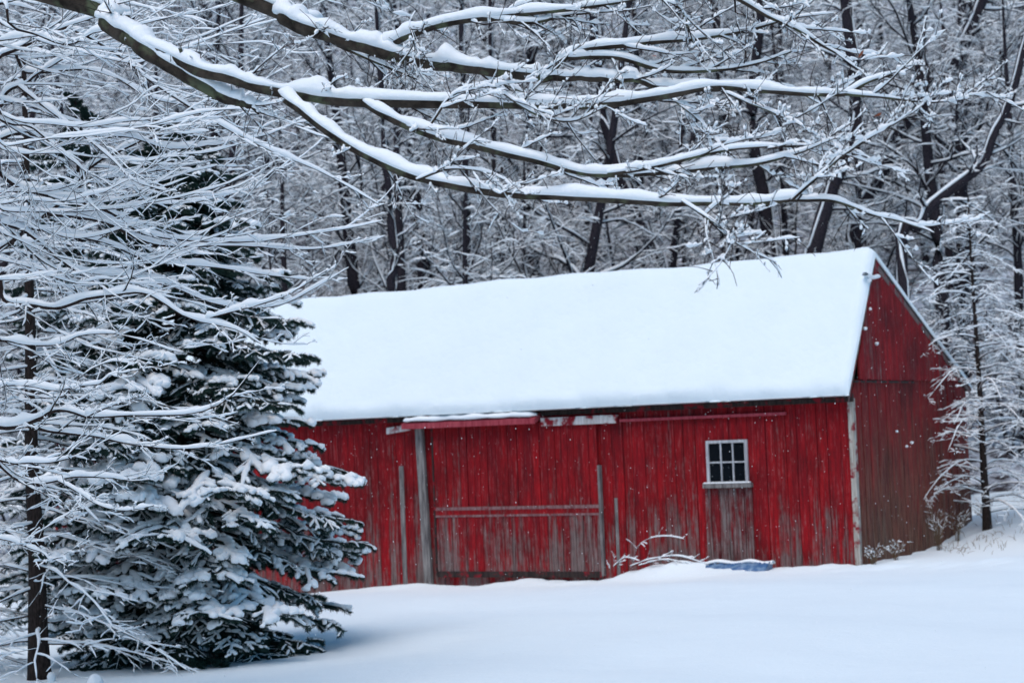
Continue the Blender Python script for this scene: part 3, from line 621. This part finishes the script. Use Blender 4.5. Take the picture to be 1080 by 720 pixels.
TR = [
 ('slender dark trunk rising just above the left half of the roof', [(418, 330), (416, 280), (411, 210), (408, 150), (400, 60), (396, -20)], 47, .13, .07),
 ('straight dark trunk above the middle of the roof ridge', [(495, 320), (494, 290), (491, 220), (488, 140), (486, -10)], 50, .16, .10),
 ('thin dark trunk just right of the straight one behind the ridge', [(527, 320), (526, 280), (523, 210), (520, 120), (516, -20)], 53, .13, .08),
 ('stout curving trunk standing behind the right end of the roof', [(858, 300), (862, 255), (872, 212), (888, 175), (899, 140), (903, 105), (898, 60), (892, 10), (890, -30)], 49, .22, .15),
 ('leaning trunk slanting up to the right beyond the gable peak', [(900, 260), (918, 205), (938, 160), (962, 120), (990, 88), (1012, 50), (1030, 15), (1048, -30)], 52, .24, .17),
 ('crooked dark tree bending in from the right edge of the woods', [(950, 262), (968, 236), (985, 214), (1012, 190), (1040, 165), (1052, 130), (1066, 100), (1084, 40)], 46, .17, .10),
 ('dark trunk behind the roof below the limb tips', [(700, 300), (688, 262), (668, 215), (646, 160), (636, 110), (628, 40), (622, -20)], 55, .18, .12),
 ('thick dark trunk left of the curving one high on the hill', [(818, 290), (806, 220), (797, 150), (793, 90), (800, 30), (806, -20)], 58, .24, .16),
 ('dark double trunk above the window side of the roof', [(770, 290), (760, 210), (764, 130), (758, 60), (748, -20)], 62, .22, .14),
 ('dark hillside trunk above the sliding door', [(603, 300), (600, 220), (596, 120), (604, 40), (600, -20)], 66, .22, .15)]
for lab, pts, d, r0, r1 in TR: traced('woodland_tree', lab, pts, d, r0, r1)

# ------------------------------------------------------------------ the woods: a few trees, copied
def wood_tree(H, r0, seed, nl=22, k2=8, k3=6, spread=.30, snow=1.2, low=.18, name='bare_tree', sides=3, multi=1):
    t = empty(name); cs = []; rs = []
    for m_i in range(multi):
        lx, ly = rng.normal(size=2) * H * (.06 if multi == 1 else .28)
        c = resample([[0, 0, -.3], [lx * .3, ly * .2, H * .35], [lx * .5, ly * .7, H * .7], [lx, ly, H * (1 if multi == 1 else rng.uniform(.6, 1))]], 24); c += .012 * H * .1 * snoise((3, 24), 5).T
        cs.append(c); rs.append(np.linspace(r0, r0 * .18, 24))
    c = np.array(cs); R = np.array(rs); mb = MB(); mb.tubes(c, R, sides=7); mb.build('trunk', FARBARK, t)
    P1, R1 = kids(c, R, nl, low, 1, .95, spread, 8, taper=.35, bend=.02, wob=.15, rf=.45, rmin=.018)
    P2, R2 = kids(P1, R1, k2, .12, 1, .8, .45, 5, flat=.3, wob=.18, rf=.55, rmin=.010)
    P3, R3 = kids(P2, R2, k3, .12, 1, .8, .5, 4, flat=.3, wob=.18, rf=.6, rmin=.007)
    br = MB(); sn = MB()
    for p_, r_ in ((P1, R1), (P2, R2), (P3, R3)): br.tubes(p_, r_, sides=3); snow_on(sn, p_, r_ * .6, base=.026 * snow, gain=.8, mx=.09, sides=4, rough=.45)
    br.build('branches', FARBARK, t); sn.build('branch_snow', SNOW, t); return t
def dup(root, loc, rz, s):
    r = root.copy(); S.collection.objects.link(r)
    for ch in list(root.children): c = ch.copy(); S.collection.objects.link(c); c.parent = r
    r.location = loc; r.rotation_euler = (0, 0, rz); r.scale = (s, s, s); return r
def vis_ok(X, Y): return abs(X) < .285 * Y + 3
spots = []
def scatter(n, y0, y1, mind):
    out = []; tries = 0
    while len(out) < n and tries < 20000:
        tries += 1; Y = y0 + (y1 - y0) * rng.random() ** 1.1; X = rng.uniform(-1, 1) * (.28 * Y + 2)
        u = (X - K[0]) * wl[0] + (Y - K[1]) * wl[1]; v = (X - K[0]) * gd[0] + (Y - K[1]) * gd[1]
        if -1.8 < u < LEN + 1 and -2 < v < DEP + 1.2: continue
        if any((X - a) ** 2 + (Y - b) ** 2 < mind ** 2 for a, b in out): continue
        out.append((X, Y))
    return out
protos = [wood_tree(12, .17, 0), wood_tree(14, .20, 1, nl=26), wood_tree(10, .12, 2), wood_tree(15, .24, 3, nl=26, low=.3), wood_tree(11, .15, 4, nl=24)]
used = set()
for i, (X, Y) in enumerate(scatter(150, 47, 118, 2.0)):
    j = i % 5; s = rng.uniform(.8, 1.2); loc = (X, Y, float(gz(X, Y)))
    if j not in used: used.add(j); o = protos[j]; o.location = loc; o.rotation_euler = (0, 0, rng.random() * 6.28); o.scale = (s, s, s)
    else: o = dup(protos[j], loc, rng.random() * 6.28, s)
    tag(o, 'bare snow dusted tree in the crowded woods on the hill behind the barn', 'tree', 'bare trees of the woods behind the barn')
sp = [wood_tree(4.2, .035, 5, nl=16, k2=7, k3=5, spread=.42, snow=1.0, low=.08, name='sapling', multi=3), wood_tree(3.4, .03, 6, nl=16, k2=7, k3=5, spread=.42, snow=1.0, low=.08, name='sapling', multi=4), wood_tree(5.5, .045, 7, nl=26, k2=7, k3=5, spread=.33, snow=1.0, low=.08, name='sapling', multi=2)]
used = set()
for i, (X, Y) in enumerate(scatter(140, 45, 95, 1.2)):
    j = i % 3; s = rng.uniform(.8, 1.3); loc = (X, Y, float(gz(X, Y)))
    if j not in used: used.add(j); o = sp[j]; o.location = loc; o.scale = (s, s, s)
    else: o = dup(sp[j], loc, rng.random() * 6.28, s)
    tag(o, 'many stemmed snowy sapling in the undergrowth of the hill behind the barn', 'sapling', 'snowy saplings under the woods')

# ------------------------------------------------------------------ small things by the wall
def cane(pts, v, r=.012, snow=.04):
    c = resample([Wp(u, v + .05 * math.sin(u * 3), z) for u, z in pts], 22); return c, np.linspace(r, r * .5, 22)
def brush(name, label, curves, v, cat='branch', r=.009, snow=.018, org=None):
    g = empty(name, Wp(curves[0][0][0], v, curves[0][0][1])); go = np.array(g.location); tag(g, label, cat); a = MB(); b = MB(); Ps = []; Rs = []
    for c in curves: P, R = cane(c, v + rng.normal() * .05, r); Ps.append(P); Rs.append(R)
    P = np.array(Ps); R = np.array(Rs); a.tubes(P, R, sides=5); snow_on(b, P, R, base=snow, gain=1, sides=8, rough=.3)
    P1, R1 = kids(P, R, 7, .1, 1, .8, .22, 5, wob=.15, rf=.6, rmin=.003); a.tubes(P1, R1, sides=3); snow_on(b, *dense(P1, R1, 9), base=.018, sides=5, rough=.5, gaps=.2)
    a.build('canes', TWIG, g, go); b.build('cane_snow', SNOW, g, go)
brush('fallen_branch', 'arched snow capped branch lying against the barn wall left of the blue tarp', [[(4.1, .1), (3.7, .22), (3.2, .28), (2.8, .18), (2.6, .12)], [(4.45, .1), (4.2, .25), (3.9, .2)], [(3.9, .12), (3.4, .22), (2.9, .14)]], -.45)
brush('bent_cane', 'thin bent cane with a strip of snow above the fallen branch', [[(4.1, .15), (4.0, .42), (3.75, .58), (3.4, .62), (3.1, .57)], ], -.25, r=.006, snow=.016)
brush('brush_sprig', 'small snowy sprig standing in the drift right of the sliding door', [[(4.5, .05), (4.48, .2), (4.52, .36)], [(4.45, .05), (4.38, .2), (4.3, .3)], [(4.55, .05), (4.62, .2)]], -.35, r=.006, snow=.02)
# blue tarp half buried
nu, nv_ = 26, 8; V = []
for i in range(nu):
    for j in range(nv_):
        u = 1.45 + 1.15 * i / (nu - 1); s = j / (nv_ - 1)
        V.append(Wp(u, -.62 + .34 * s + .015 * math.sin(i * 1.3 + j), -.01 + .165 * math.sin(min(1, s * 1.6) * 1.5) + .018 * math.sin(i * .9 + j * 1.7) + .012 * rng.normal() - (.03 * (i / nu))))
n0 = len(V); V += [p - np.array([0, 0, .14]) for p in V]
q = [[i * nv_ + j, i * nv_ + j + 1, (i + 1) * nv_ + j + 1, (i + 1) * nv_ + j] for i in range(nu - 1) for j in range(nv_ - 1)]
Q = q + [[a + n0 for a in f] for f in q]
for i in range(nu - 1): Q += [[i * nv_, (i + 1) * nv_, (i + 1) * nv_ + n0, i * nv_ + n0], [i * nv_ + nv_ - 1, (i + 1) * nv_ + nv_ - 1, (i + 1) * nv_ + nv_ - 1 + n0, i * nv_ + nv_ - 1 + n0]]
for j in range(nv_ - 1):
    for i in (0, nu - 1): Q += [[i * nv_ + j, i * nv_ + j + 1, i * nv_ + j + 1 + n0, i * nv_ + j + n0]]
tg = empty('blue_tarp', Wp(2.1, -.45, .1)); tag(tg, 'crumpled blue plastic tarp poking out of the snow under the window', 'tarp')
mb = MB(); mb.add(V, Q); mb.build('cloth', TARP, tg, np.array(tg.location))
mb = MB(); P = np.array([Wp(u, -.27 + .03 * math.sin(u * 7), .15 + .02 * math.sin(u * 11)) for u in np.linspace(1.42, 2.62, 24)]); mb.tubes(P, np.full(24, .10) * (1 + .2 * snoise((24,), 5)), np.full(24, .045), sides=8, flat=.4); mb.build('snow_cap', SNOW, tg, np.array(tg.location))
# dry weeds
def weed(pos, h, n, label, name='dry_weed', spread=.25):
    X, Y = pos[:2]; z = float(gz(X, Y)); Oo = np.array([X, Y, z]); g = empty(name, Oo); tag(g, label, 'weed', None)
    a = MB(); b = MB(); Ps = []
    for i in range(n):
        ph = rng.random() * 6.28; d = np.array([math.cos(ph), math.sin(ph), 0]) * spread * rng.uniform(.3, 1); s = np.linspace(0, 1, 7); hh = h * rng.uniform(.5, 1.1)
        Ps.append(Oo + d * (s ** 2)[:, None] + d * .2 + Z * (hh * (s - .25 * s ** 3))[:, None])
    P = np.array(Ps); R = np.full(P.shape[:2], .004); a.tubes(P, R, sides=3); P1, R1 = kids(P, R, 4, .4, 1, .7, .3, 4, rmin=.003); a.tubes(P1, R1, sides=3); a.build('stems', GRASSM, g, Oo)
    snow_on(b, *dense(P1, R1, 6), base=.012, sides=5, rough=.7, gaps=.45)
    b.build('stem_snow', SNOW, g, Oo)
weed(Wp(-.2, .15, 0), .42, 20, 'tan dry weeds with snow crumbs at the front corner of the gable')
weed(Wp(-.3, 1.0, 0), .45, 16, 'short dry weeds along the foot of the gable wall')
weed(Wp(-.35, 3.3, 0), 1.1, 16, 'tall snow tipped weeds in front of the middle of the gable')
weed(Wp(-.3, 4.6, 0), .7, 18, 'snowy weeds near the back of the gable wall')
weed(Wp(-.5, 5.8, 0), .6, 20, 'clump of weeds at the rear corner beneath the young larch')
for k_, (x, y, d) in enumerate(((100, 714, 21.2), (54, 706, 22.0))):
    c = at(x, y, d); c[2] = float(gz(c[0], c[1])) + .03; g = empty('snow_lump', c); tag(g, ['rounded lump of snow at the bottom left edge', 'smaller pointed snow tuft left of the rounded lump'][k_], 'snow lump')
    mb = MB(); lump(mb, c, .09 - .035 * k_, .9 + .4 * k_); mb.build('cap', SNOW, g, c); mb = MB(); mb.tubes(np.array([c - Z * .12, c - Z * .05, c]), np.array([.02, .018, .012]), sides=6); mb.build('stub', TWIG, g, c)
# grass blades along the right hand bank
gr = MB(); q = []
for i in range(200):
    X = rng.uniform(7.6, 12); Y = K[1] + (X - K[0]) * 1.25 + rng.normal() * .8 - .6
    u = (X - K[0]) * wl[0] + (Y - K[1]) * wl[1]
    if u > -.15: continue
    z = float(gz(X, Y)); d = rng.normal(size=3) * .08; h = rng.uniform(.05, .16); q.append([[X, Y, z - .02], [X + d[0] * .4, Y + d[1] * .4, z + h * .6], [X + d[0], Y + d[1], z + h * .9]])
q = np.array(q); gr.tubes(q, np.tile([.005, .004, .002], (len(q), 1)), sides=3); tag(gr.build('dry_grass', GRASSM), 'dry grass poking through the snow of the right hand bank', 'grass', kind='stuff')
# falling snow
n = 6500; d = 12 + 26 * rng.random(n) ** .6; px = rng.uniform(-60, 1140, n); py = rng.uniform(-60, 780, n)
C = np.array([at(a, b, c) for a, b, c in zip(px, py, d)]); C = C[C[:, 2] > gz(C[:, 0], C[:, 1]) + .1]; r = rng.uniform(.002, .0046, len(C))
oc = np.array([[1, 0, 0], [-1, 0, 0], [0, 1, 0], [0, -1, 0], [0, 0, 1.7], [0, 0, -1.7]], float)
V = C[:, None] + oc[None] * r[:, None, None] * rng.uniform(.6, 1.3, (len(C), 6, 1)); T = np.array([[0, 2, 4], [2, 1, 4], [1, 3, 4], [3, 0, 4], [2, 0, 5], [1, 2, 5], [3, 1, 5], [0, 3, 5]])
mb = MB(); mb.add(V, T=(np.arange(len(C))[:, None, None] * 6 + T[None]).reshape(-1, 3)); tag(mb.build('falling_snow', SNOW), 'fine snowflakes drifting down in front of the barn', 'snow', kind='stuff')
